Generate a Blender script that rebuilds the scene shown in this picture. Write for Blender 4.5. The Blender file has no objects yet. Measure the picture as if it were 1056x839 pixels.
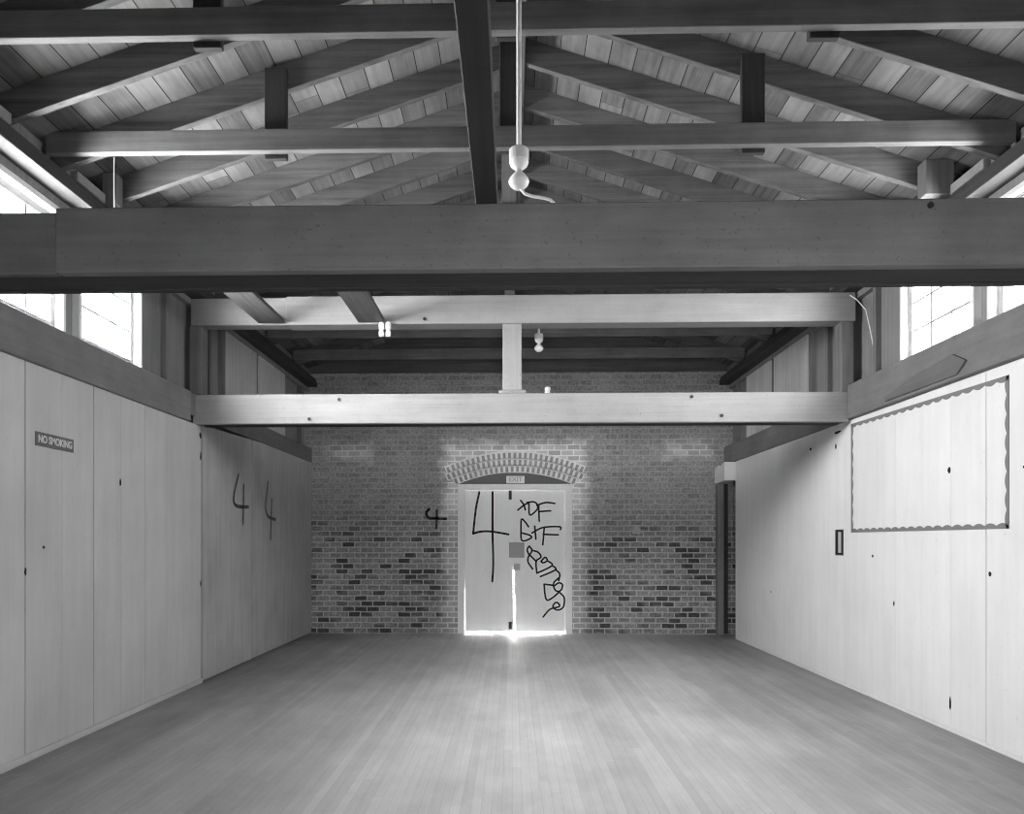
import bpy, bmesh, math, random
from mathutils import Vector, Matrix
random.seed(7)
sc = bpy.context.scene
COL = sc.collection

# ------------------------------------------------------------------ helpers
def link(o):
    COL.objects.link(o); return o

class MB:
    """collects shapes in world coordinates, then builds one mesh object"""
    def __init__(s): s.bm = bmesh.new()
    def box(s, x0, x1, y0, y1, z0, z1, bev=0.0):
        v = [s.bm.verts.new(p) for p in ((x0,y0,z0),(x1,y0,z0),(x1,y1,z0),(x0,y1,z0),(x0,y0,z1),(x1,y0,z1),(x1,y1,z1),(x0,y1,z1))]
        fs = [s.bm.faces.new([v[i] for i in q]) for q in ((0,3,2,1),(4,5,6,7),(0,1,5,4),(1,2,6,5),(2,3,7,6),(3,0,4,7))]
        if bev:
            es = list({e for f in fs for e in f.edges})
            bmesh.ops.bevel(s.bm, geom=es, offset=bev, segments=1, affect='EDGES')
        return s
    def prism(s, pts, d, bev=0.0):
        """pts: planar polygon (3-D points); extruded by vector d"""
        d = Vector(d)
        a = [s.bm.verts.new(p) for p in pts]
        b = [s.bm.verts.new(Vector(p) + d) for p in pts]
        n = len(pts)
        fs = [s.bm.faces.new(a), s.bm.faces.new(b[::-1])]
        for i in range(n):
            fs.append(s.bm.faces.new((a[i], b[i], b[(i+1) % n], a[(i+1) % n])))
        bmesh.ops.recalc_face_normals(s.bm, faces=fs)
        if bev:
            es = list({e for f in fs for e in f.edges})
            bmesh.ops.bevel(s.bm, geom=es, offset=bev, segments=1, affect='EDGES')
        return s
    def tube(s, pts, r, n=8):
        pts = [Vector(p) for p in pts]
        rings = []
        for i, p in enumerate(pts):
            t = (pts[min(i+1, len(pts)-1)] - pts[max(i-1, 0)]).normalized()
            u = t.cross(Vector((0.31, 0.17, 0.9)) if abs(t.z) < .9 else Vector((1, 0, 0))).normalized()
            w = t.cross(u)
            rings.append([s.bm.verts.new(p + (u*math.cos(2*math.pi*k/n) + w*math.sin(2*math.pi*k/n))*r) for k in range(n)])
        for a, b in zip(rings, rings[1:]):
            for k in range(n):
                s.bm.faces.new((a[k], a[(k+1) % n], b[(k+1) % n], b[k]))
        s.bm.faces.new(rings[0][::-1]); s.bm.faces.new(rings[-1])
        return s
    def lathe(s, prof, c, n=20, axis='z'):
        """prof: (radius, height) pairs"""
        rings = []
        for r, h in prof:
            ring = []
            for k in range(n):
                a = 2*math.pi*k/n
                q = Vector((r*math.cos(a), r*math.sin(a), h))
                if axis == 'y': q = Vector((q.x, h, q.y))
                if axis == 'x': q = Vector((h, q.x, q.y))
                ring.append(s.bm.verts.new(Vector(c) + q))
            rings.append(ring)
        for a, b in zip(rings, rings[1:]):
            for k in range(n):
                s.bm.faces.new((a[k], a[(k+1) % n], b[(k+1) % n], b[k]))
        s.bm.faces.new(rings[0][::-1]); s.bm.faces.new(rings[-1])
        bmesh.ops.recalc_face_normals(s.bm, faces=s.bm.faces[:])
        return s
    def build(s, name, mat, parent=None, origin=None, smooth=False):
        if parent is not None:
            org = Vector(parent['_o'])
        elif origin is not None:
            org = Vector(origin)
        else:
            org = Vector((0, 0, 0))
        for v in s.bm.verts: v.co -= org
        bmesh.ops.recalc_face_normals(s.bm, faces=s.bm.faces[:])
        me = bpy.data.meshes.new(name); s.bm.to_mesh(me); s.bm.free()
        if smooth:
            for p in me.polygons: p.use_smooth = True
        me.materials.append(mat)
        o = link(bpy.data.objects.new(name, me))
        o['_o'] = tuple(org)
        if parent is not None:
            o.parent = parent
        else:
            o.location = org
        return o

def tag(o, label=None, cat=None, group=None, kind=None):
    if label: o['label'] = label
    if cat: o['category'] = cat
    if group: o['group'] = group
    if kind: o['kind'] = kind
    return o

def thing(name, loc, label, cat, group=None):
    o = link(bpy.data.objects.new(name, None))
    o.location = loc; o['_o'] = tuple(loc); o.empty_display_size = .1
    return tag(o, label, cat, group)

def struct(name, loc, label):
    o = link(bpy.data.objects.new(name, None))
    o.location = loc; o['_o'] = tuple(loc); o.empty_display_size = .1
    return tag(o, label, None, None, 'structure')

# ------------------------------------------------------------------ materials
def newmat(name):
    m = bpy.data.materials.new(name); m.use_nodes = True
    nt = m.node_tree; b = nt.nodes['Principled BSDF']
    b.inputs['Specular IOR Level'].default_value = .25
    return m, nt, b
def N(nt, t, **k):
    n = nt.nodes.new(t)
    for a, v in k.items(): setattr(n, a, v)
    return n
def put(nt, sock, v):
    if hasattr(v, 'links') or isinstance(v, bpy.types.NodeSocket): nt.links.new(v, sock)
    else: sock.default_value = v
def M(nt, op, a, b=None, c=None, clamp=False):
    n = N(nt, 'ShaderNodeMath', operation=op, use_clamp=clamp)
    put(nt, n.inputs[0], a)
    if b is not None: put(nt, n.inputs[1], b)
    if c is not None: put(nt, n.inputs[2], c)
    return n.outputs[0]
def mixv(nt, f, a, b):           # scalar mix
    n = N(nt, 'ShaderNodeMix'); n.data_type = 'FLOAT'
    put(nt, n.inputs[0], f); put(nt, n.inputs[2], a); put(nt, n.inputs[3], b)
    return n.outputs[0]
def noise(nt, vec, scale, detail=3, rough=.55):
    n = N(nt, 'ShaderNodeTexNoise'); nt.links.new(vec, n.inputs['Vector'])
    n.inputs['Scale'].default_value = scale; n.inputs['Detail'].default_value = detail; n.inputs['Roughness'].default_value = rough
    return n.outputs[0]
def ramp(nt, v, lo, hi, a=0., b=1.):
    n = N(nt, 'ShaderNodeMapRange'); put(nt, n.inputs[0], v)
    n.inputs[1].default_value = lo; n.inputs[2].default_value = hi
    n.inputs[3].default_value = a; n.inputs[4].default_value = b
    return n.outputs[0]
def xyz(nt):
    tc = N(nt, 'ShaderNodeTexCoord'); s = N(nt, 'ShaderNodeSeparateXYZ')
    nt.links.new(tc.outputs['Object'], s.inputs[0])
    return tc.outputs['Object'], s.outputs[0], s.outputs[1], s.outputs[2]
def comb(nt, x, y, z):
    n = N(nt, 'ShaderNodeCombineXYZ'); put(nt, n.inputs[0], x); put(nt, n.inputs[1], y); put(nt, n.inputs[2], z)
    return n.outputs[0]
def grey(nt, b, v, key='Base Color'):
    nt.links.new(comb(nt, v, v, v), b.inputs[key])
def bump(nt, b, h, strength=.3, dist=.01):
    n = N(nt, 'ShaderNodeBump'); n.inputs['Strength'].default_value = strength; n.inputs['Distance'].default_value = dist
    nt.links.new(h, n.inputs['Height']); nt.links.new(n.outputs[0], b.inputs['Normal'])

def plain(name, v, rough=.6, metal=0.):
    m, nt, b = newmat(name)
    b.inputs['Base Color'].default_value = (v, v, v, 1); b.inputs['Roughness'].default_value = rough; b.inputs['Metallic'].default_value = metal
    return m
def wood(name, lo, hi, axis='x', rough=.75, blotch=.35):
    m, nt, b = newmat(name)
    co, x, y, z = xyz(nt)
    inf = N(nt, 'ShaderNodeObjectInfo')
    off = M(nt, 'MULTIPLY', inf.outputs['Random'], 37.)
    s = {'x': (.9, 26, 26), 'y': (26, .9, 26), 'z': (26, 26, .9)}[axis]
    v = comb(nt, M(nt, 'MULTIPLY_ADD', x, s[0], off), M(nt, 'MULTIPLY_ADD', y, s[1], off), M(nt, 'MULTIPLY_ADD', z, s[2], off))
    g = noise(nt, v, 1.0, 4, .6)
    v2 = comb(nt, M(nt, 'ADD', x, off), y, M(nt, 'ADD', z, off))
    bl = noise(nt, v2, 2.6, 4, .6)
    f = M(nt, 'ADD', M(nt, 'MULTIPLY', ramp(nt, g, .3, .7), 1 - blotch), M(nt, 'MULTIPLY', ramp(nt, bl, .3, .7), blotch))
    val = mixv(nt, f, lo, hi)
    sp = noise(nt, v2, 55, 1, .5)
    val = M(nt, 'MULTIPLY', val, ramp(nt, sp, .68, .76, 1., .75))
    val = M(nt, 'MULTIPLY', val, ramp(nt, inf.outputs['Random'], 0, 1, .88, 1.12))
    grey(nt, b, val); b.inputs['Roughness'].default_value = rough
    bump(nt, b, g, .25, .004)
    return m
def paint(name, v, dirt=.12, rough=.55):
    m, nt, b = newmat(name)
    co, x, y, z = xyz(nt)
    n1 = noise(nt, co, 1.3, 4, .6)
    st = noise(nt, comb(nt, M(nt, 'MULTIPLY', x, 9), M(nt, 'MULTIPLY', y, 9), M(nt, 'MULTIPLY', z, .7)), 1., 4, .6)
    sp = noise(nt, co, 34, 2, .5)
    sc_ = noise(nt, comb(nt, M(nt, 'MULTIPLY', x, 3), M(nt, 'MULTIPLY', y, 3), M(nt, 'MULTIPLY', z, 24)), 1., 3, .6)
    val = M(nt, 'MULTIPLY', v, ramp(nt, n1, .3, .7, 1 - dirt, 1 + dirt*.3))
    val = M(nt, 'MULTIPLY', val, ramp(nt, st, .35, .75, 1.0, 1 - dirt))
    val = M(nt, 'MULTIPLY', val, ramp(nt, sp, .70, .76, 1., .72))
    val = M(nt, 'MULTIPLY', val, ramp(nt, sc_, .72, .78, 1., .86))
    inf = N(nt, 'ShaderNodeObjectInfo')
    val = M(nt, 'MULTIPLY', val, ramp(nt, inf.outputs['Random'], 0, 1, .97, 1.03))
    grey(nt, b, val); b.inputs['Roughness'].default_value = rough
    bump(nt, b, st, .06, .004)
    return m
def planks(name, width, axis_across, lo, hi, length, seam=.03, rough=.7, seamdark=.25, grain=30, patchy=0.):
    """boards laid along Y"""
    m, nt, b = newmat(name)
    co, x, y, z = xyz(nt)
    u = M(nt, 'DIVIDE', x, width)
    i = M(nt, 'FLOOR', u); fr = M(nt, 'FRACT', u)
    wn = N(nt, 'ShaderNodeTexWhiteNoise', noise_dimensions='1D'); nt.links.new(i, wn.inputs['W'])
    yy = M(nt, 'ADD', M(nt, 'DIVIDE', y, length), M(nt, 'MULTIPLY', wn.outputs[0], 5.))
    j = M(nt, 'FLOOR', yy); fy = M(nt, 'FRACT', yy)
    wn2 = N(nt, 'ShaderNodeTexWhiteNoise', noise_dimensions='2D'); nt.links.new(comb(nt, i, j, 0.), wn2.inputs['Vector'])
    r = wn2.outputs[0]
    g = noise(nt, comb(nt, M(nt, 'MULTIPLY', x, grain), M(nt, 'MULTIPLY_ADD', y, 1.1, M(nt, 'MULTIPLY', r, 40.)), 0.), 1., 4, .6)
    bl = noise(nt, co, 1.7, 4, .62)
    f = M(nt, 'ADD', M(nt, 'MULTIPLY', r, .5), M(nt, 'MULTIPLY', ramp(nt, g, .3, .7), .3))
    f = M(nt, 'ADD', f, M(nt, 'MULTIPLY', ramp(nt, bl, .3, .7), .2))
    val = mixv(nt, f, lo, hi)
    if patchy:
        k = noise(nt, comb(nt, x, M(nt, 'MULTIPLY', y, .45), 0.), 1.1, 5, .65)
        val = M(nt, 'MULTIPLY', val, ramp(nt, k, .36, .64, 1 - patchy, 1 + patchy*.4))
    s1 = M(nt, 'LESS_THAN', fr, seam)
    s2 = M(nt, 'LESS_THAN', fy, .004/length if length else 0)
    s = M(nt, 'MAXIMUM', s1, s2)
    val = M(nt, 'MULTIPLY', val, mixv(nt, s, 1., seamdark))
    grey(nt, b, val); b.inputs['Roughness'].default_value = rough
    bump(nt, b, M(nt, 'SUBTRACT', M(nt, 'MULTIPLY', g, .15), s), .35, .004)
    return m, nt, b, val
def brick_mat():
    m, nt, b = newmat('old_brick')
    co, x, y, z = xyz(nt)
    wob = noise(nt, co, 3.2, 2)
    zz = M(nt, 'ADD', z, M(nt, 'MULTIPLY', M(nt, 'SUBTRACT', wob, .5), .018))
    t = N(nt, 'ShaderNodeTexBrick'); nt.links.new(comb(nt, M(nt, 'MULTIPLY_ADD', noise(nt, co, 5.5, 2), .05, x), zz, 0.), t.inputs['Vector'])
    t.offset = .5; t.squash = 1
    t.inputs['Color1'].default_value = (0, 0, 0, 1); t.inputs['Color2'].default_value = (1, 1, 1, 1); t.inputs['Mortar'].default_value = (.5, .5, .5, 1)
    t.inputs['Scale'].default_value = 1.; t.inputs['Mortar Size'].default_value = .011; t.inputs['Mortar Smooth'].default_value = .25
    t.inputs['Bias'].default_value = 0.; t.inputs['Brick Width'].default_value = .205; t.inputs['Row Height'].default_value = .088
    sep = N(nt, 'ShaderNodeSeparateColor'); nt.links.new(t.outputs['Color'], sep.inputs[0])
    r = sep.outputs[0]; mo = t.outputs['Fac']
    cl = noise(nt, comb(nt, x, M(nt, 'MULTIPLY', z, 3.2), 0.), 1.15, 3)
    low = ramp(nt, M(nt, 'ADD', z, M(nt, 'MULTIPLY', wob, .5)), 1.75, 2.35, 1., .16)
    dark = M(nt, 'MULTIPLY', ramp(nt, M(nt, 'ADD', r, M(nt, 'MULTIPLY', M(nt, 'SUBTRACT', cl, .5), 1.7)), .42, .85), low)
    fine = noise(nt, co, 26, 3)
    br = mixv(nt, dark, mixv(nt, r, .23, .36), .07)
    br = M(nt, 'MULTIPLY', br, ramp(nt, fine, .3, .7, .62, 1.3))
    mort = M(nt, 'MULTIPLY', mixv(nt, low, .32, .45), ramp(nt, fine, .3, .7, .8, 1.15))
    val = mixv(nt, mo, br, mort)
    big = noise(nt, co, .9, 4)
    val = M(nt, 'MULTIPLY', val, ramp(nt, big, .3, .7, .8, 1.15))
    # lime bloom around the arch and two whitewashed patches (stains with their own outline)
    edge = M(nt, 'MULTIPLY', M(nt, 'SUBTRACT', noise(nt, co, 3.5, 4, .65), .5), .42)
    ax = M(nt, 'ABSOLUTE', M(nt, 'SUBTRACT', x, .045))
    def inside(cx, hx, cz, hz, soft=.06):
        d = M(nt, 'MAXIMUM', M(nt, 'SUBTRACT', M(nt, 'ABSOLUTE', M(nt, 'SUBTRACT', x, cx)), hx), M(nt, 'SUBTRACT', M(nt, 'ABSOLUTE', M(nt, 'SUBTRACT', z, cz)), hz))
        return ramp(nt, M(nt, 'ADD', d, edge), -soft, soft, 1., 0.)
    a = inside(.045, 1.15, 2.5, .60, .1)
    sd = M(nt, 'MULTIPLY', inside(.045, 1.16, 1.0, 1.2, .1), .6)
    p1 = M(nt, 'MULTIPLY', inside(-2.66, .36, 2.97, .11, .09), .55)
    p2 = M(nt, 'MULTIPLY', inside(2.86, .36, 2.99, .12, .09), .6)
    st = M(nt, 'MAXIMUM', M(nt, 'MAXIMUM', a, sd), M(nt, 'MAXIMUM', p1, p2))
    lime = mixv(nt, mo, mixv(nt, r, .42, .72), .92)
    val = mixv(nt, M(nt, 'MULTIPLY', st, .9), val, lime)
    grey(nt, b, val); b.inputs['Roughness'].default_value = .9
    bump(nt, b, M(nt, 'SUBTRACT', M(nt, 'MULTIPLY', fine, .3), mo), .45, .008)
    return m

WX, WY, WZ = wood('weathered_timber_across', .05, .15, 'x'), wood('weathered_timber_along', .05, .11, 'y'), wood('weathered_timber_upright', .09, .19, 'z')
TIE = wood('tie_beam_timber', .08, .20, 'x', blotch=.5)
PX, PZ = wood('pale_sawn_timber', .19, .28, 'x', blotch=.5), wood('pale_sawn_upright', .23, .34, 'z', blotch=.5)
BEAM = wood('big_beam_timber', .085, .155, 'x', blotch=.6)
BAND = wood('grey_ledger_timber', .11, .18, 'y', blotch=.6)
DK = wood('dark_stained_wood', .015, .04, 'y')
DKY = wood('dark_plate_timber', .03, .07, 'y')
DKX = wood('plank_gap_shade', .015, .04, 'x')  # underside shade of the paired planks put into this dark tone
DKZ = wood('dark_stained_upright', .02, .05, 'z')
SHEATH = wood('grey_sheathing_board', .15, .25, 'z', blotch=.4)
BOUNCE_CUT = wood('bounce_cut_board', .05, .1, 'z')  # dark tone added on unseen boards to cut bounce onto the near roof
NEWB = wood('raw_pale_board', .40, .58, 'z', blotch=.3)
PAINT_L, PAINT_R = paint('white_wall_paint', .52), paint('white_wall_paint_clean', .65, .08)
PAINT_FAR = paint('grey_board_paint', .42, .2)
WHITE = paint('white_joinery_paint', .80, .08, .45)
DOORP = paint('door_paint', .85, .06, .45)
BRICK = brick_mat()
SASHP = paint('backlit_sash_grey', .30, .08, .5)  # sash darkened as if backlit; the shade is put into its colour
INK = plain('black_spray_paint', .012, .5)
DARKHOLE = plain('dark_hole', .012, .9)
IRON = plain('dark_iron', .03, .5, .3)
PORC = plain('white_porcelain', .82, .2)
CONDUIT = plain('pale_conduit', .85, .4)
SIGNG = plain('sign_grey', .13, .5)
SIGNL = plain('sign_pale_letters', .62, .5)
EXITB = plain('exit_pale_board', .8, .5); EXITL = plain('exit_letters', .42, .5)
GREYP = plain('grey_lock_plate', .24, .45, .2)
TYMP = plain('grey_arch_panel', .14, .7)
TRIMG = plain('grey_scallop_border', .16, .7)
ARCHB = wood('arch_brick_face', .2, .38, 'x', .9, .8); MORT = paint('lime_mortar', .88, .2, .9)
FLOOR, fnt, fb, fval = planks('strip_floor_boards', .058, 'x', .53, .70, 4.6, seam=.035, rough=.55, seamdark=.72, grain=60, patchy=.2)
fb.inputs['Specular IOR Level'].default_value = .2
# paler along the middle of the room, darker towards both side walls
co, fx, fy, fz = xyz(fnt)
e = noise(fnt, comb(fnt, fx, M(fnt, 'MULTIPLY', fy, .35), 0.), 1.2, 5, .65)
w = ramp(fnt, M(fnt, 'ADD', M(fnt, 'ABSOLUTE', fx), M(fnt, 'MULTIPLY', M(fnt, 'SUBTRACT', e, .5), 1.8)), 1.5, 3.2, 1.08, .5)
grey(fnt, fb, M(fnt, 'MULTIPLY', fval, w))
DECK, dnt, db, dval = planks('roof_deck_boards', .19, 'x', .04, .29, 2.2, seam=.04, rough=.8, seamdark=.1, grain=24, patchy=.42)

def glass_mat():
    m = bpy.data.materials.new('window_glass'); m.use_nodes = True
    nt = m.node_tree; nt.nodes.clear()
    o = N(nt, 'ShaderNodeOutputMaterial'); t = N(nt, 'ShaderNodeBsdfTransparent'); g = N(nt, 'ShaderNodeBsdfGlossy'); mx = N(nt, 'ShaderNodeMixShader'); lw_ = N(nt, 'ShaderNodeLayerWeight')
    t.inputs[0].default_value = (.93, .93, .93, 1); g.inputs['Roughness'].default_value = .05; lw_.inputs[0].default_value = .5
    fr = M(nt, 'MULTIPLY_ADD', M(nt, 'POWER', lw_.outputs['Facing'], 5.), .6, .03)
    nt.links.new(fr, mx.inputs[0]); nt.links.new(t.outputs[0], mx.inputs[1]); nt.links.new(g.outputs[0], mx.inputs[2]); nt.links.new(mx.outputs[0], o.inputs[0])
    return m
GLASS = glass_mat()

# ------------------------------------------------------------------ room dimensions
H = 1.49                       # eye height
XL, XR = -3.30, 3.46           # faces of the wall boarding
YF, YB = -2.4, 12.36           # added lobby wall behind the camera, brick wall
XC = .08                       # ridge line
PITCH, RB = .33, 5.32          # rafter pitch, rafter underside at the ridge
def rz(x): return RB - PITCH*abs(x - XC)
RD = .20                       # rafter depth

# ------------------------------------------------------------------ setting
tag(MB().box(-1.6, 1.7, 12.63, 15.0, -.14, -.005).build('trim_7', plain('gap_slab_concrete', .12, .9)), 'added dark slab outside the double door, cutting the light under it', kind='structure')  # added slab, cuts the light leaking under the door
tag(MB().box(-9, 9, 17.0, 17.3, -.3, 6).build('wall_gap_blocker', plain('gap_blocker_render', .6, .9)), 'added pale wall outside the double door, blocking sky light at its gaps', kind='structure')  # added blocker, dims sky light reaching the door gaps
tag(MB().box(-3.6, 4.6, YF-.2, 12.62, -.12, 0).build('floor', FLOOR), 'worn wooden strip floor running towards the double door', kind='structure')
c = MB()
for s in (-1, 1):
    xe = -4.0 if s < 0 else 4.16
    a, b_ = (XC, rz(XC)+RD), (xe, rz(xe)+RD)
    c.prism([(a[0], YF-.3, a[1]), (b_[0], YF-.3, b_[1]), (b_[0], YF-.3, b_[1]+.05), (a[0], YF-.3, a[1]+.05)], (0, 12.66-YF+.35, 0))
tag(c.build('ceiling', DECK), 'bare board roof deck sloping up to the ridge', kind='structure')

def wall_side(side):
    L = side == 'left'
    sg = -1 if L else 1
    X = XL if L else XR
    lab = 'white boarded wall on the left under high windows' if L else 'white boarded wall on the right under high windows'
    w = struct('wall_' + side, (X, 0, 0), lab)
    def bx(m, a, b2, y0, y1, z0, z1, bev=0.):    # a,b2 measured outwards from the wall face
        xa, xb = X + sg*a, X + sg*b2
        m.box(min(xa, xb), max(xa, xb), y0, y1, z0, z1, bev); return m
    yend = 12.62 if L else 11.75
    core = MB()
    bx(core, .03, .20, YF-.2, yend, 0, 2.72)
    bx(core, .10, .20, YF-.2, 12.62, 2.72, 3.03)
    eave = rz(X + sg*.2) + RD + .01
    bx(core, .06, .20, YF-.2, 12.62, 3.98, eave)      # header and eave closure
    wins = [(5.80, 6.80), (4.60, 5.62)] if L else [(5.86, 6.96), (4.58, 5.70)]
    boarded = [(8.83, 9.91), (10.02, 11.16)] if L else [(9.15, 10.30), (10.45, 11.49)]
    return w, bx, wins, boarded, core
PAIRS = {}
for side in ('left', 'right'):
    L = side == 'left'; X = XL if L else XR; sg = -1 if L else 1
    w, bx, wins, boarded, core = wall_side(side)
    core.build('wall_core', SHEATH, w)
    # sheathing between and beside the windows
    allw = sorted(wins + boarded)
    ys = [YF-.2] + [v for ab in allw for v in ab] + [12.62]
    for k in range(0, len(ys), 2):
        if ys[k+1] - ys[k] > .02:
            m = MB(); bx(m, .12, .20, ys[k], ys[k+1], 3.03, 3.98); m.build('sheathing', SHEATH, w)
    # studs and battens that stand on the ledger
    studs = ([7.28, 8.36, 8.72] if L else [7.42, 8.54, 8.98]) + [11.95]
    for y in studs:
        m = MB(); bx(m, .06, .14, y, y+.055, 3.03, 3.98, .004); m.build('stud', WZ, w)
    PAIRS[side] = (wins, boarded)
    # lower boarding
    if L:
        seams = [(YF-.2, 0), (-1.0, 3), (.6, 3), (1.9, 3), (3.4, 2), (4.4, 2), (4.63, 2), (5.05, 7), (5.47, 2), (5.89, 7), (6.31, 3), (6.73, 5), (7.15, 2), (7.60, 3), (7.95, 0)]
        for (y0, g0), (y1, g1) in zip(seams, seams[1:]):
            m = MB(); bx(m, 0, .025, y0 + g0*.0008, y1 - g1*.0008, .012, 2.722, .0015); m.build('wall_board', PAINT_L if y0 > 4 else BOUNCE_CUT, w)
        for y0, y1, z0, z1 in ((8.0, 9.50, 2.735, 2.79), (9.54, 12.36, 2.79, 2.86)):
            m = MB(); m.prism([(X, y0, .015), (X, y1, .015), (X, y1, z1), (X, y0, z0)], (-.028, 0, 0)); m.build('wall_board', PAINT_FAR, w)
    else:
        seams = [(YF-.2, 0), (-.5, 3), (.9, 3), (2.3, 3), (4.5, 2), (4.9, 2), (5.61, 6), (6.05, 2), (6.47, 1.5), (6.92, 2), (7.35, 1), (7.95, 1.5), (8.7, 1), (9.5, 1.5), (10.6, 1), (11.78, 0)]
        for (y0, g0), (y1, g1) in zip(seams, seams[1:]):
            m = MB(); bx(m, 0, .025, y0 + g0*.0006, y1 - g1*.0006, .012, 2.74, .001); m.build('wall_board', PAINT_R if y0 > 4 else BOUNCE_CUT, w)
        m = MB(); bx(m, -.004, .20, 11.752, 11.785, 0, 2.72); m.build('wall_end_board', PAINT_R, w)

# graffiti and blemishes on the boarding are children of the walls
def ribbon(strokes, width, put3, n=8):
    """flat painted strokes; put3(a, b) maps wall coordinates to a point"""
    m = MB()
    for st in strokes:
        # smooth the polyline a little
        P = [Vector((a, b, 0)) for a, b in st]
        Q = []
        for i in range(len(P) - 1):
            p0, p1, p2, p3 = P[max(i-1, 0)], P[i], P[i+1], P[min(i+2, len(P)-1)]
            for k in range(5):
                t = k/5
                Q.append(.5*((2*p1) + (p2-p0)*t + (2*p0-5*p1+4*p2-p3)*t*t + (3*p1-p0-3*p2+p3)*t**3))
        Q.append(P[-1])
        for i in range(len(Q)-1):
            d = (Q[i+1]-Q[i])
            if d.length < 1e-5: continue
            d.normalize(); nn = Vector((-d.y, d.x, 0))*width/2
            m.bm.faces.new([m.bm.verts.new(put3(*(q.xy))) for q in (Q[i]-nn, Q[i+1]-nn, Q[i+1]+nn, Q[i]+nn)])
        for q in Q[::2] + [Q[-1]]:
            m.bm.faces.new([m.bm.verts.new(put3(q.x + width/2*math.cos(2*math.pi*k/n), q.y + width/2*math.sin(2*math.pi*k/n))) for k in range(n)])
    return m
WL, WR = bpy.data.objects['wall_left'], bpy.data.objects['wall_right']
onL = lambda a, b: (XL + .003, a, b)
for st, lab in (([[(9.039,2.303),(8.886,2.038),(8.957,1.93),(9.385,1.932)],[(9.219,2.193),(9.198,1.72)]], 'dark painted numeral four nearer the beam'),
                ([[(10.147,2.305),(10.043,1.983),(10.147,1.841),(10.471,1.808)],[(10.306,2.082),(10.253,1.533)]], 'dark painted numeral four nearer the brick wall')):
    tag(ribbon(st, .045, onL).build('graffiti', plain('thin_dark_paint', .09, .6), WL), lab)
def blob(x, y, z, ry, rz_, name, wall, mat=DARKHOLE, seed=0):
    rnd = random.Random(seed); sg = 1 if wall is WL else -1
    pts = [(x, y + ry*math.cos(a)*rnd.uniform(.6, 1.1), z + rz_*math.sin(a)*rnd.uniform(.6, 1.1)) for a in [2*math.pi*k/9 for k in range(9)]]
    MB().prism([(p[0] + sg*.002, p[1], p[2]) for p in pts], (-sg*.006, 0, 0)).build(name, mat, wall)
for i, (y, z, a, b) in enumerate([(6.293, 1.997, .014, .04), (5.05, 1.293, .014, .03), (5.25, 1.456, .014, .012), (7.94, 2.405, .02, .06), (7.93, 2.62, .03, .035), (7.94, 1.05, .015, .04)]):
    blob(XL, y, z, a, b, 'hole', WL, seed=i)
for i, (y, z, a, b) in enumerate([(6.073, 2.058, .022, .03), (5.563, 1.258, .022, .022), (7.345, 1.36, .017, .017), (6.939, .936, .014, .03), (10.20, .829, .018, .018), (6.06, .219, .014, .06), (8.17, 2.516, .02, .035), (8.854, 2.569, .03, .02), (8.12, 2.66, .12, .016), (5.2, 2.0, .01, .012)]):
    blob(XR, y, z, a, b, 'hole', WR, seed=20+i)

# ledger bands (trim), the left one ends at the two-beam frame
MB().box(-3.42, -3.265, YF, 7.62, 2.722, 3.03, .006).build('trim_1', BAND)
MB().box(-3.42, -3.29, 7.62, 12.36, 2.80, 3.03, .004).build('trim_2', BAND)
MB().box(3.40, 3.58, YF, 7.76, 2.742, 3.085, .006).build('trim_3', BAND)
MB().box(3.44, 3.58, 7.76, 12.36, 2.742, 3.03, .004).build('trim_4', BAND)
for n, l in (('trim_1', 'grey timber ledger above the near white boards on the left'), ('trim_2', 'grey timber ledger on the left beyond the pale frame'), ('trim_3', 'grey timber ledger above the bordered white wall'), ('trim_4', 'grey timber ledger on the right beyond the pale frame')):
    tag(bpy.data.objects[n], l, kind='structure')
# eave plates
for n, x0, x1, l in (('trim_5', -3.46, -3.20, 'dark wall plate carrying rafters on the left'), ('trim_6', 3.36, 3.62, 'dark wall plate carrying rafters on the right')):
    tag(MB().box(x0, x1, YF, 12.36, 4.04, 4.12, .004).box(x0+.04 if x0 < 0 else x0+.02, x1-.02 if x0 < 0 else x1-.04, YF, 12.36, 4.12, 4.165, .003).build(n, DKY), l, kind='structure')
tag(MB().box(XL, XL+.018, 4.4, 7.95, 0, .05, .004).build('baseboard_left', PAINT_L), 'low pale strip along the foot of the left wall', kind='structure')
tag(MB().box(XR-.014, XR, 4.5, 11.75, 0, .03, .003).build('baseboard_right', PAINT_R), 'low pale strip along the foot of the right wall', kind='structure')

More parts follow.
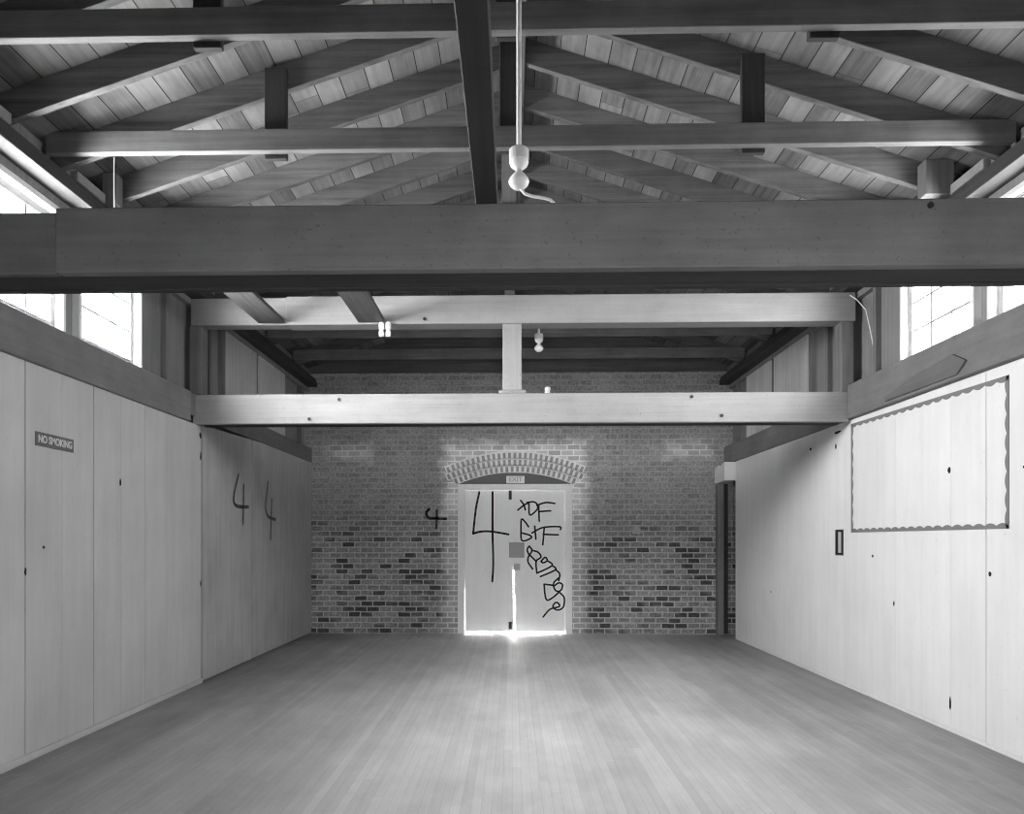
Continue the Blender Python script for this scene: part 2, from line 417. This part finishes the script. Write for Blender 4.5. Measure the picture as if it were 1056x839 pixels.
# ------------------------------------------------------------------ windows
def window(n, side, y0, y1, label):
    L = side == 'left'; X = XL if L else XR; sg = -1 if L else 1
    r = struct('window_%d' % n, (X + sg*.12, (y0+y1)/2, 3.03), label)
    def bx(m, a, b, ya, yb, za, zb, bev=.003):
        xa, xb = X + sg*a, X + sg*b
        m.box(min(xa, xb), max(xa, xb), ya, yb, za, zb, bev); return m
    z0, z1 = 3.03, 3.98
    m = MB(); bx(m, .06, .21, y0, y0+.035, z0, z1); bx(m, .06, .21, y1-.035, y1, z0, z1); bx(m, .06, .21, y0+.035, y1-.035, z1-.045, z1); bx(m, .05, .24, y0+.035, y1-.035, z0, z0+.035)
    m.build('window_frame', WHITE, r)
    a, b, c0, d = y0+.04, y1-.04, z0+.04, z1-.05
    s = .055
    m = MB(); bx(m, .12, .155, a, a+s, c0, d); bx(m, .12, .155, b-s, b, c0, d); bx(m, .12, .155, a+s, b-s, c0, c0+s); bx(m, .12, .155, a+s, b-s, d-s, d)
    for k in (1, 2):
        y = a+s + (b-a-2*s)*k/3; bx(m, .127, .15, y-.009, y+.009, c0+s, d-s, 0)
        z = c0+s + (d-c0-2*s)*k/3; bx(m, .128, .149, a+s, b-s, z-.009, z+.009, 0)
    m.build('sash', SASHP, r)
    m = MB(); bx(m, .136, .14, a+s, b-s, c0+s, d-s, 0); m.build('glass', GLASS, r)
lw, rw = PAIRS['left'][0], PAIRS['right'][0]
window(1, 'left', *lw[0], 'bright multi-pane high window on the left nearest the pale frame')
window(2, 'left', *lw[1], 'bright high window on the left wall nearer the camera')
window(3, 'right', *rw[0], 'bright multi-pane high window on the right nearest the pale frame')
window(4, 'right', *rw[1], 'bright high window on the right wall nearer the camera')
def boarded(n, side, y0, y1, label):
    L = side == 'left'; X = XL if L else XR; sg = -1 if L else 1
    r = struct('window_%d' % n, (X + sg*.1, (y0+y1)/2, 3.03), label)
    w = (y1-y0)/5
    m = MB()
    for k in range(5):
        xa, xb = X + sg*.07, X + sg*.095
        m.box(min(xa, xb), max(xa, xb), y0 + k*w + .002, y0 + (k+1)*w - .002, 3.032, 4.04)
    m.build('board_cover', NEWB, r)
    m = MB(); xa, xb = X + sg*.096, X + sg*.19
    m.box(min(xa, xb), max(xa, xb), y0, y1, 3.03, 3.98); m.build('backing', SHEATH, r)
boarded(5, 'left', *PAIRS['left'][1][0], 'boarded-up high window on the left just past the pale frame')
boarded(6, 'left', *PAIRS['left'][1][1], 'boarded-up high window on the left nearest the brick wall')
boarded(7, 'right', *PAIRS['right'][1][0], 'boarded-up high window on the right just past the pale frame')
boarded(8, 'right', *PAIRS['right'][1][1], 'boarded-up high window on the right nearest the brick wall')

# ------------------------------------------------------------------ brick end wall with arched opening
DX0, DX1, DZ, AP = -.889, .979, 2.442, 2.63
DC = (DX0+DX1)/2; HW = (DX1-DX0)/2; RISE = AP-DZ
AR = (HW*HW + RISE*RISE)/(2*RISE); ACZ = AP - AR
def arc(x): return ACZ + math.sqrt(max(AR*AR - (x-DC)**2, 0))
wb = struct('wall_back', (0, YB, 0), 'old brick end wall with an arched double door')
BT = 4.262
m = MB()
def quadY(x0, z0, x1, z1, z2, z3):
    m.prism([(x0, YB, z0), (x1, YB, z1), (x1, YB, z3), (x0, YB, z2)], (0, .3, 0))
quadY(-3.6, -.1, DX0, -.1, BT, BT); quadY(DX1, -.1, 4.7, -.1, BT, BT)
n = 24
for k in range(n):
    a, b_ = DX0 + (DX1-DX0)*k/n, DX0 + (DX1-DX0)*(k+1)/n
    quadY(a, arc(a), b_, arc(b_), BT, BT)
bmesh.ops.remove_doubles(m.bm, verts=m.bm.verts[:], dist=1e-5)
m.build('brickwork', BRICK, wb)
m = MB(); m.prism([(-3.6, YB+.12, BT), (3.76, YB+.12, BT), (3.76, YB+.12, rz(3.76)+RD+.02), (XC, YB+.12, rz(XC)+RD+.02), (-3.6, YB+.12, rz(-3.6)+RD+.02)], (0, .1, 0)); m.build('gable_boarding', wood('gable_boards', .07, .13, 'x'), wb)
m = MB()
def ring_pt(r, t, y): return (DC + r*math.sin(t), y, ACZ + r*math.cos(t))
T0 = math.asin(HW/AR)
base, brk = MB(), MB()
for ring in range(3):
    r0 = AR + .012 + ring*.112; r1 = r0 + .088
    t1 = T0 + (.02, .05, .035)[ring]
    nb = int(2*t1*r0/.083)
    for k in range(nb):
        ta, tb = -t1 + 2*t1*(k+.24)/nb, -t1 + 2*t1*(k+.76)/nb
        j = random.uniform(-.004, .004)
        brk.prism([ring_pt(r0+j, ta, YB-.009), ring_pt(r0+j, tb, YB-.009), ring_pt(r1+j, tb, YB-.009), ring_pt(r1+j, ta, YB-.009)], (0, .03, 0))
    for k in range(20):
        ta, tb = -t1 + 2*t1*k/20, -t1 + 2*t1*(k+1)/20
        base.prism([ring_pt(r0-.01, ta, YB-.004), ring_pt(r0-.01, tb, YB-.004), ring_pt(r1+.026, tb, YB-.004), ring_pt(r1+.026, ta, YB-.004)], (0, .02, 0))
bmesh.ops.remove_doubles(base.bm, verts=base.bm.verts[:], dist=1e-5)
base.build('arch_mortar', MORT, wb); brk.build('arch_brick', ARCHB, wb)
tag(ribbon([[(-1.353,2.039),(-1.407,1.971),(-1.353,1.88),(-1.216,1.894)],[(-1.23,2.016),(-1.239,1.721)],[(-1.284,1.88),(-1.08,1.875)]], .042, lambda a, b: (a, YB-.004, b)).build('graffiti', plain('faded_dark_paint', .07, .6), wb), 'faded dark painted scrawl left of the double door')
blob_pts = [(2.03 + .09*math.cos(a)*random.uniform(.6, 1.2), YB-.003, 1.69 + .08*math.sin(a)*random.uniform(.5, 1.1)) for a in [2*math.pi*k/11 for k in range(11)]]
MB().prism(blob_pts, (0, .01, 0)).build('plaster_patch', plain('pale_plaster', .33, .9), wb)

# the double door
d = struct('door_1', (DC, YB, 0), 'pale double door covered in black graffiti under a brick arch')
IX0, IX1, IZ = -.778, .869, 2.347
m = MB(); m.box(DX0, IX0, YB-.012, YB+.14, 0, DZ, .004).box(IX1, DX1, YB-.012, YB+.14, 0, DZ, .004).box(IX0, IX1, YB-.012, YB+.14, IZ, DZ, .004)
m.box(IX1-.03, IX1, YB+.07, YB+.11, 0, IZ, 0).box(IX0, IX0+.03, YB+.07, YB+.11, .75, IZ, 0).box(IX0+.03, IX1-.03, YB+.07, YB+.11, IZ-.03, IZ, 0)
m.build('door_frame', WHITE, d)
m = MB(); pts = [(DX0+.002, YB+.05, DZ+.001)] + [(DX0 + (DX1-DX0)*k/24, YB+.05, arc(DX0 + (DX1-DX0)*k/24)-.001) for k in range(1, 24)] + [(DX1-.002, YB+.05, DZ+.001)]
m.prism(pts, (0, .05, 0)); m.build('arch_panel', TYMP, d)
LY_ = YB + .02
ll = MB().prism([(IX0+.007, LY_, .036), (.016, LY_, .036), (.014, LY_, 1.0), (.012, LY_, IZ-.006), (IX0+.003, LY_, IZ-.006), (IX0+.003, LY_, .7)], (0, .045, 0)).build('door_leaf', DOORP, d)
ll['label'] = 'left leaf with a tall black numeral four'
rl = MB().prism([(.054, LY_, .036), (IX1-.004, LY_, .036), (IX1-.004, LY_, IZ-.006), (.016, LY_, IZ-.006), (.016, LY_, 1.04), (.042, LY_, 1.02)], (0, .045, 0)).build('door_leaf', DOORP, d)
MB().box(-.03, .055, LY_+.047, LY_+.065, 1.03, IZ-.006).build('astragal', DOORP, rl)
rl['label'] = 'right leaf with a column of black scrawled letters'
onD = lambda a, b: (a, LY_-.003, b)
ribbon([[(-.535,2.312),(-.592,2.04),(-.637,1.632)],[(-.637,1.632),(-.512,1.666),(-.331,1.666),(-.059,1.62)],[(-.319,2.312),(-.319,1.654),(-.308,1.156),(-.324,.85)]], .034, onD).build('graffiti', INK, ll)
G = [[(.14,2.175),(.19,2.107),(.217,2.021)],[(.095,2.016),(.19,2.096),(.281,2.141)],
[(.276,2.118),(.281,1.96),(.321,1.944),(.416,2.039),(.405,2.118),(.349,2.152),(.247,2.141)],[(.435,2.095),(.444,1.835)],[(.405,2.095),(.552,2.14),(.699,2.124)],[(.45,1.993),(.631,2.005)],
[(.269,1.745),(.213,1.824),(.156,1.869),(.145,1.722),(.163,1.518),(.315,1.563),(.281,1.609),(.156,1.643)],[(.371,1.756),(.389,1.541)],[(.326,1.643),(.507,1.733),(.778,1.744),(.789,1.699)],[(.525,1.722),(.502,1.45)],[(.507,1.62),(.755,1.613)],
[(.281,1.428),(.247,1.371),(.281,1.292),(.326,1.36),(.281,1.428)],[(.281,1.292),(.258,1.179),(.337,1.054)],[(.281,1.292),(.394,1.179)],
[(.326,1.36),(.428,1.326),(.473,1.247),(.394,1.179),(.405,.986)],[(.473,1.179),(.541,1.247),(.575,1.19),(.507,1.156),(.473,1.179)],[(.575,1.19),(.654,1.111),(.405,.986)],[(.654,1.111),(.71,1.043),(.462,.93)],[(.71,1.043),(.778,.975),(.76,.862)],
[(.757,.906),(.675,.815),(.712,.702),(.793,.702),(.825,.792),(.766,.829),(.689,.779)],[(.522,.806),(.558,.557),(.666,.589),(.766,.679)],[(.522,.806),(.675,.788)],
[(.766,.679),(.85,.589),(.835,.43),(.734,.385),(.666,.444),(.725,.512),(.775,.444),(.621,.398),(.508,.271)]]
ribbon(G, .028, onD).build('graffiti', INK, rl)
MB().box(-.055, -.005, LY_-.012, LY_, 2.19, 2.335, .003).build('latch_bolt', IRON, ll)
MB().box(-.055, -.005, LY_-.012, LY_, .07, .19, .003).build('latch_bolt', IRON, ll)
MB().box(-.048, .2, LY_-.012, LY_-.004, 1.24, 1.487, .003).build('lock_plate', GREYP, rl)
MB().box(.03, .13, LY_-.004, LY_, 1.035, 1.14, .002).build('keyhole_plate', plain('pale_grey_plate', .42, .5), rl)

def text_obj(txt, size, mat, name, parent, mtx, ext=.002, squash=1.0):
    cu = bpy.data.curves.new(name, 'FONT'); cu.body = txt; cu.size = size; cu.extrude = ext; cu.align_x = 'CENTER'; cu.align_y = 'CENTER'; cu.offset = .0015
    t = link(bpy.data.objects.new(name, cu))
    dg = bpy.context.evaluated_depsgraph_get(); dg.update()
    me = bpy.data.meshes.new_from_object(t.evaluated_get(dg))
    bpy.data.objects.remove(t); bpy.data.curves.remove(cu)
    me.transform(Matrix.Translation(-Vector(parent['_o'])) @ mtx @ Matrix.Diagonal((squash, 1, 1, 1)))
    me.name = name; me.materials.clear(); me.materials.append(mat)
    o = link(bpy.data.objects.new(name, me)); o.parent = parent
    return o
RX = Matrix.Rotation(math.pi/2, 4, 'X')          # text facing -Y
e = thing('exit_sign', (.055, YB+.03, 2.46), 'small pale EXIT sign on the grey arch panel over the double door', 'sign')
MB().box(-.095, .205, YB+.025, YB+.049, 2.457, 2.575, .002).build('sign_board', EXITB, e)
text_obj('EXIT', .105, EXITL, 'lettering', e, Matrix.Translation((.055, YB+.024, 2.516)) @ RX, squash=1.05)
ns = thing('no_smoking_sign', (XL, 5.38, 2.2), 'narrow dark NO SMOKING sign on the left white wall', 'sign')
MB().box(XL, XL+.008, 5.154, 5.604, 2.162, 2.26, .001).build('sign_plate', SIGNG, ns)
RL = Matrix.Rotation(math.pi/2, 4, 'Z') @ RX     # text facing +X
text_obj('NO SMOKING', .074, SIGNL, 'lettering', ns, Matrix.Translation((XL+.0085, 5.379, 2.211)) @ RL, squash=.86)

# doorway on the right with white header, grey jamb and a dark upright strip
d2 = struct('door_2', (3.42, 12.05, 0), 'narrow doorway at the right end of the brick wall')
m = MB(); m.prism([(3.285, 11.79, 2.45), (3.285, 12.35, 2.43), (3.285, 12.35, 2.69), (3.285, 12.13, 2.715), (3.285, 12.10, 2.64), (3.285, 11.98, 2.66), (3.285, 11.96, 2.72), (3.285, 11.79, 2.735)], (.18, 0, 0)); m.build('door_header', PAINT_R, d2)
MB().box(3.30, 3.405, 12.24, 12.355, 0, 2.43, .004).build('door_jamb', WZ, d2)
MB().box(3.408, 3.475, 12.26, 12.33, .02, 2.43, .003).build('dark_strip', DK, d2)
w2 = struct('wall_alcove', (4.3, 12, 0), 'shadowed side room wall behind the narrow doorway')
MB().box(4.45, 4.6, 10.2, 12.36, 0, 2.75).box(3.68, 4.45, 10.2, 10.3, 0, 2.75).box(3.67, 4.6, 10.2, 12.36, 2.75, 2.85).build('side_room', PAINT_FAR, w2)

# added partition keeps light off the near roof; added lobby doorway gives low fill
wf = struct('wall_light_screen', (0, .8, 0), 'added partition around the camera that keeps light off the near roof')
m = MB().box(-3.6, -2.5, .70, .82, 0, 2.40).box(2.6, 3.8, .70, .82, 0, 2.40)
m.prism([(-3.6, .70, 2.40), (3.76, .70, 2.40), (3.76, .70, rz(3.76)+RD+.02), (XC, .70, rz(XC)+RD+.02), (-3.6, .70, rz(-3.6)+RD+.02)], (0, .12, 0))
m.build('boarding', BOUNCE_CUT, wf)
we = struct('wall_fill_doorway', (0, YF, 0), 'added lobby wall behind the camera with a doorway for low fill light')
GX0, GX1, GZ = .10, .62, 2.05
MB().box(-3.6, GX0, YF-.12, YF, 0, 2.6).box(GX1, 3.8, YF-.12, YF, 0, 2.6).box(GX0, GX1, YF-.12, YF, GZ, 2.6).build('boarding', SHEATH, we)
MB().box(-3.6, 3.8, YF-.12, .70, 2.6, 2.68).build('added_lobby_ceiling', SHEATH, we)

# ------------------------------------------------------------------ rafters and roof trusses
def rafter_mb(s, y0, y1, xe=None):
    xe = xe if xe is not None else (-3.44 if s < 0 else 3.60)
    xr = XC + s*.022
    return MB().prism([(xr, y0, rz(xr)), (xe, y0, rz(xe)), (xe, y0, rz(xe)+RD), (xr, y0, rz(xr)+RD)], (0, y1-y0, 0), .003)
# ridge board
tag(MB().box(XC-.02, XC+.02, .82, YB+.1, RB-.03, RB+RD-.01).build('ridge_board', WY, origin=(XC, 5, RB)), 'long ridge board at the peak where all rafters meet', 'ridge board')

TB, TT = 4.268, 4.42
ropts = dict(A=4.10, B=5.32, C=6.54, D=7.76, E=8.98, F=10.20, G=11.42)
rlabel = dict(
 A='nearest roof truss, black tie beam along the very top',
 B='second roof truss, its tie and two hanger posts clear above the big beam',
 C='third roof truss, behind the hanging lamp, its tie hidden by the big beam',
 D='roof truss standing over the pale two-beam frame',
 E='first roof truss behind the pale frame, just under its upper beam',
 F='second roof truss behind the pale frame, dark tie beam',
 G='last roof truss before the brick end wall')
def roof_truss(y, plain_=False):
    r = thing('roof_truss', (XC, y, TB), '', 'roof truss', 'roof trusses across the room')
    MB().box(-3.33, 3.49, y, y+.06, TB, TT, .004).build('tie_beam', TIE, r)
    for s in (-1, 1):
        rafter_mb(s, y+.105, y+.16).build('rafter', WX, r)
    for xa, xb in () if plain_ else ((-1.775, -1.615), (1.62, 1.785)):
        top = rz(max(abs(xa-XC), abs(xb-XC)) + XC) + .185
        MB().box(xa, xb, y+.061, y+.104, TB-.03, top, .004).build('hanger_post', DKZ, r)
    MB().box(-.09, .035, y+.061, y+.104, TB-.0, rz(XC)+.1, .004).build('king_post', DKZ if not plain_ else WZ, r)
    return r
def copy_tree(o, parent=None):
    c = o.copy(); COL.objects.link(c)
    if parent: c.parent = parent
    for ch in list(o.children): copy_tree(ch, c)
    return c
rt = {}
for k, y in ropts.items():
    rt[k] = roof_truss(y, k == 'C') if k in 'AC' else copy_tree(rt['A' if k == 'B' else 'C'])
    rt[k].location.y = y; rt[k]['label'] = rlabel[k]
    rt[k].location.x = XC
common = [(3.49, 'in front of the nearest roof truss'), (4.71, 'between the first and second roof trusses'), (5.93, 'between the second and third roof trusses'), (7.15, 'just before the pale frame'), (8.37, 'just behind the pale two-beam frame')]
for s, nm in ((-1, 'left'), (1, 'right')):
    for y, w_ in common:
        o = rafter_mb(s, y+.105, y+.16).build('rafter', WX, origin=(XC + s*1.7, y+.13, rz(XC+1.7)))
        tag(o, 'sloping rafter on the %s roof slope %s' % (nm, w_), 'rafter', 'common rafters on the %s slope' % nm)

# pale eave blocks lying on the plates between the rafters, and a stub block at a rafter foot
def block(name, x0, x1, y0, y1, z0, z1, mat, label, cat='block', group=None):
    return tag(MB().box(x0, x1, y0, y1, z0, z1, .006).build(name, mat, origin=((x0+x1)/2, (y0+y1)/2, z0)), label, cat, group)
block('eave_block', -3.27, -3.21, 4.30, 4.78, 4.166, 4.24, PX, 'pale block on the left wall plate, left of the first window head', group='eave blocks')
block('eave_block', -3.27, -3.21, 5.52, 5.90, 4.166, 4.24, PX, 'pale block on the left wall plate behind the second roof truss', group='eave blocks')
block('eave_block', 3.37, 3.43, 5.50, 5.92, 4.166, 4.24, PX, 'pale block on the right wall plate behind the second roof truss', group='eave blocks')
block('rafter_block', 3.18, 3.40, 5.90, 6.02, 4.17, 4.44, WZ, 'short square block at the foot of a right rafter above the big beam')
block('rafter_block', -3.25, -3.135, 5.92, 6.02, 4.17, 4.42, WZ, 'thin upright block at the foot of a left rafter above the big beam')

# ------------------------------------------------------------------ heavy frames
def bolt(x, y, z, par, axis='y', r=.018):
    MB().lathe([(r, 0), (r, .006), (r*.6, .012)], (x, y-.012, z), 10, 'y').build('bolt', IRON, par)
b1 = thing('timber_beam', (0, 3.58, 2.72), 'massive dark timber beam spanning the whole room nearest the camera', 'beam')
MB().box(-2.09, 3.40, 3.41, 3.475, 2.725, 3.02, .006).build('front_plank', BEAM, b1)
MB().box(-3.26, -2.094, 3.43, 3.475, 2.725, 3.008, .006).build('splice_plank', BEAM, b1)
MB().box(-3.26, 3.40, 3.476, 3.69, 2.74, 3.016, .004).build('gap_shade_fill', DKX, b1)  # dark fill and rear plank carry the shade of the gap
MB().box(-3.26, 3.40, 3.691, 3.745, 2.735, 3.018, .006).build('rear_plank', DKX, b1)
bolt(1.857, 3.41, 2.985, b1, r=.014)
pl = tag(MB().box(-.166, -.066, .82, 3.74, 3.022, 3.11, .004).build('brace_plank', DK, origin=(-.116, 2, 3.02)), 'dark plank running from overhead onto the middle of the big beam', 'plank')

f2 = thing('timber_frame', (.06, 7.95, 2.72), 'pale timber frame of two beams and a short middle post before the brick wall', 'timber frame')
MB().box(-3.32, 3.43, 7.79, 7.86, 2.72, 3.025, .006).build('bottom_chord', PX, f2)
MB().box(-3.30, 3.41, 7.861, 8.04, 2.735, 3.02, .004).build('gap_shade_fill', DKX, f2)  # gap shade under the bottom chord, coloured in likewise
MB().box(-3.32, 3.43, 8.041, 8.10, 2.73, 3.022, .006).build('rear_plank', DKX, f2)
MB().box(-3.36, -2.35, 7.83, 8.00, 3.755, 4.038, .006).build('upper_chord', PX, f2)
MB().box(-2.346, 3.50, 7.79, 8.00, 3.745, 4.038, .006).build('upper_chord', PX, f2)
MB().box(-.098, .10, 7.80, 7.99, 3.06, 3.744, .006).build('king_post', PZ, f2)
MB().box(-.14, .145, 7.795, 8.0, 3.026, 3.06, .004).build('post_foot', PX, f2)
MB().box(-3.36, -3.235, 7.80, 7.97, 3.031, 3.744, .005).build('side_post', WZ, f2)
MB().box(3.36, 3.48, 7.80, 7.97, 3.026, 3.744, .005).build('side_post', WZ, f2)
for x, z in ((-1.787, 2.966), (-2.10, 2.766), (1.835, 2.979), (2.141, 2.784)): bolt(x, 7.79, z, f2)
bolt(-.901, 7.79, 3.793, f2)

def joist(x0, x1, label):
    j = thing('joist_plank', ((x0+x1)/2, 7.2, 3.76), label, 'plank', 'short planks hanging before the frame')
    MB().box(x0, x1, 6.50, 7.786, 3.76, 3.80, .004).build('plank', WY, j)
    MB().box((x0+x1)/2-.05, (x0+x1)/2+.05, 6.54, 6.60, 3.801, TB-.001, .004).build('hanger', WZ, j)
joist(-2.63, -2.357, 'grey plank slanting to the pale frame, leftmost of the two')
joist(-1.588, -1.315, 'grey plank slanting to the pale frame above the white insulator pair')

# dark angled offcut of board on the right ledger
tag(MB().prism([(3.38, 5.73, 2.85), (3.38, 5.85, 2.768), (3.38, 6.95, 2.768), (3.38, 6.95, 2.81), (3.38, 6.4, 2.90), (3.38, 5.90, 2.936)], (.0205, 0, 0), .003).build('brace_offcut', wood('brown_brace_wood', .09, .15, 'y'), origin=(3.39, 6.3, 2.77)), 'dark board offcut with angled end nailed to the right ledger', 'board')

# ------------------------------------------------------------------ scalloped border on the right wall
sb = thing('scalloped_border', (XR, 6.6, 1.585), 'large rectangle of dark scalloped border strip on the right white wall', 'border')
def scallop(y0, z0, y1, z1, inward, name):
    P0, P1, I = Vector((y0, z0)), Vector((y1, z1)), Vector(inward)
    Ln = (P1-P0).length; nsc = max(3, round(Ln/.135)); u = (P1-P0)/Ln
    m = MB()
    top, edge = [], []
    for k in range(nsc*6 + 1):
        t = k/6; fr = t % 1
        q = P0 + u*(Ln*k/(nsc*6))
        h = .022 + .02*math.sin(math.pi*fr)
        top.append(q); edge.append(q + I*h)
    V = lambda q, dx: m.bm.verts.new((XR-.001-dx, q.x, q.y))
    for i in range(len(top)-1):
        m.bm.faces.new([V(q, .004) for q in (top[i], top[i+1], edge[i+1], edge[i])])
        m.bm.faces.new([V(edge[i], .004), V(edge[i+1], .004), V(edge[i+1], 0), V(edge[i], 0)])
        m.bm.faces.new([V(top[i], .004), V(top[i+1], .004), V(top[i+1], 0), V(top[i], 0)])
    bmesh.ops.remove_doubles(m.bm, verts=m.bm.verts[:], dist=1e-5)
    m.build('border_strip', TRIMG, sb)
scallop(5.35, 2.655, 7.80, 2.695, (0, -1), 'top'); scallop(5.35, 1.585, 7.80, 1.589, (0, 1), 'bottom')
scallop(5.35, 1.585, 5.35, 2.655, (1, 0), 'near'); scallop(7.80, 1.589, 7.80, 2.695, (-1, 0), 'far')

# open switch box
sw = thing('switch_box', (XR, 8.08, 1.49), 'small open dark switch box on the right white wall left of the border', 'switch box')
MB().box(XR-.006, XR, 7.985, 8.175, 1.352, 1.365).box(XR-.006, XR, 7.985, 8.175, 1.612, 1.625).box(XR-.006, XR, 7.985, 7.998, 1.365, 1.612).box(XR-.006, XR, 8.162, 8.175, 1.365, 1.612).build('box_rim', IRON, sw)
MB().box(XR-.002, XR, 7.998, 8.162, 1.365, 1.612).build('box_back', DARKHOLE, sw)
MB().box(XR-.012, XR-.002, 8.03, 8.09, 1.38, 1.60, .002).build('switch_plate', plain('dull_metal_plate', .4, .4), sw)

# ------------------------------------------------------------------ hanging lamps, insulators, wires
def lamp(x, y, ztop, zb, label, cord=True):
    """zb: underside of the bulb"""
    t = thing('pendant_lamp', (x, y, zb), label, 'lamp')
    MB().tube([(x, y, zb+.225), (x, y, ztop)], .0135, 10).build('conduit_rod', CONDUIT, t)
    MB().lathe([(.020, .145), (.050, .15), (.052, .16), (.052, .205), (.047, .212), (.012, .213), (.012, .235)], (x, y, zb), 20).build('ceiling_cup', plain('milky_insulator', .62, .15), t)
    MB().lathe([(.012, .098), (.024, .106), (.044, .122), (.052, .142), (.048, .162), (.03, .172)], (x, y, zb), 20).build('socket', PORC, t, smooth=True)
    MB().lathe([(.006, 0), (.03, .006), (.048, .022), (.055, .04), (.05, .055), (.036, .074), (.02, .09), (.014, .104)], (x, y, zb), 24).build('bulb', PORC, t, smooth=True)
    if cord:
        MB().tube([(x+.01, y, zb+.004), (x+.03, y, zb-.022), (x+.07, y, zb-.036), (x+.13, y, zb-.046), (x+.165, y, zb-.056), (x+.19, y, zb-.08)], .0085, 8).build('pull_cord', PORC, t, smooth=True)
    return t
lamp(.036, 3.97, RB+.05, 3.34, 'white porcelain pendant lamp on a long rod beside the dark plank')
lamp(.32, 9.03, TB, 3.76, 'small white pendant lamp hanging under the dark ties behind the pale frame', False)
for i, x in enumerate((-1.345, -1.275)):
    o = MB().lathe([(.008, 0), (.026, .006), (.028, .05), (.02, .06), (.02, .075), (.028, .085), (.028, .135), (.02, .150)], (x, 7.765, 3.607), 14).build('insulator_tube', PORC, origin=(x, 7.765, 3.607), smooth=True)
    tag(o, ('left' if i == 0 else 'right') + ' one of two white porcelain tubes under the grey plank end', 'insulator', 'porcelain tubes under the plank')
o = MB().lathe([(.02, 0), (.03, .004), (.03, .03), (.02, .04), (.03, .05), (.03, .075), (.014, .085)], (.37, 7.9, 3.026), 12).build('porcelain_spool', plain('aged_porcelain', .5, .3), origin=(.37, 7.9, 3.026), smooth=True)
tag(o, 'small porcelain knob on the lower pale beam right of its middle post', 'insulator')
tag(MB().tube([(-2.87, 5.39, TB), (-2.872, 5.39, 4.1), (-2.87, 5.392, 3.9)], .0018, 6).build('hanging_wire', CONDUIT, origin=(-2.87, 5.39, 3.9)), 'thin pale wire hanging straight from the second tie on the left', 'wire')
tag(MB().tube([(3.42, 7.745, 3.99), (3.47, 7.70, 3.93), (3.51, 7.6, 3.80), (3.53, 7.55, 3.60), (3.55, 7.5, 3.35)], .0045, 6).build('curved_wire', CONDUIT, origin=(3.5, 7.6, 3.35)), 'thin pale curved wire on the right wall beside the frame end', 'wire')

# ------------------------------------------------------------------ sky, portals, camera
wd = bpy.data.worlds.new('World'); sc.world = wd; wd.use_nodes = True
nt = wd.node_tree; bg = nt.nodes['Background']
tc = N(nt, 'ShaderNodeTexCoord'); sp = N(nt, 'ShaderNodeSeparateXYZ'); nt.links.new(tc.outputs['Generated'], sp.inputs[0])
SKY, GROUND = 1.2, .95
v = ramp(nt, sp.outputs[2], -.08, .08, GROUND, SKY)
v = M(nt, 'MULTIPLY', v, ramp(nt, sp.outputs[0], -1, 1, 1.7, .36))   # the left side of the building looks onto sunlit ground
nt.links.new(comb(nt, v, v, v), bg.inputs[0]); bg.inputs[1].default_value = 1.
def portal(name, loc, rot, sx, sy):
    li = bpy.data.lights.new(name, 'AREA'); li.shape = 'RECTANGLE'; li.size = sx; li.size_y = sy
    li.cycles.is_portal = True
    o = link(bpy.data.objects.new(name, li)); o.location = loc; o.rotation_euler = rot
for ys in lw: portal('window_portal', (XL-.26, sum(ys)/2, 3.5), (0, -math.pi/2, 0), 1.0, ys[1]-ys[0]+.05)
for ys in rw: portal('window_portal', (XR+.26, sum(ys)/2, 3.5), (0, math.pi/2, 0), 1.0, ys[1]-ys[0]+.05)
portal('fill_doorway_portal', ((GX0+GX1)/2, YF-.14, GZ/2), (math.pi/2, 0, 0), GX1-GX0, GZ)
portal('door_gap_portal', (DC, YB+.4, 1.2), (-math.pi/2, 0, 0), 2., 2.6)

cam = bpy.data.cameras.new('camera'); co_ = link(bpy.data.objects.new('camera', cam)); sc.camera = co_
cam.sensor_fit = 'HORIZONTAL'; cam.sensor_width = 36; cam.lens = 36*780/1056
cam.shift_x = 19/1056; cam.shift_y = 139.5/1056
co_.location = (0, 0, H); co_.rotation_euler = (math.pi/2, 0, math.radians(1.4))
cam.clip_start = .05

for o in bpy.data.objects:
    if '_o' in o: del o['_o']
sc.view_settings.view_transform = 'Standard'; sc.view_settings.look = 'None'; sc.view_settings.gamma = 1.0
sc.view_settings.use_curve_mapping = False
sc.view_settings.exposure = 6.6
cy = sc.cycles
cy.use_denoising = True; cy.pixel_filter_type = 'BOX'; cy.filter_width = 1.0; cy.max_bounces = 14; cy.diffuse_bounces = 10; cy.transparent_max_bounces = 12
cy.caustics_reflective = False; cy.caustics_refractive = False
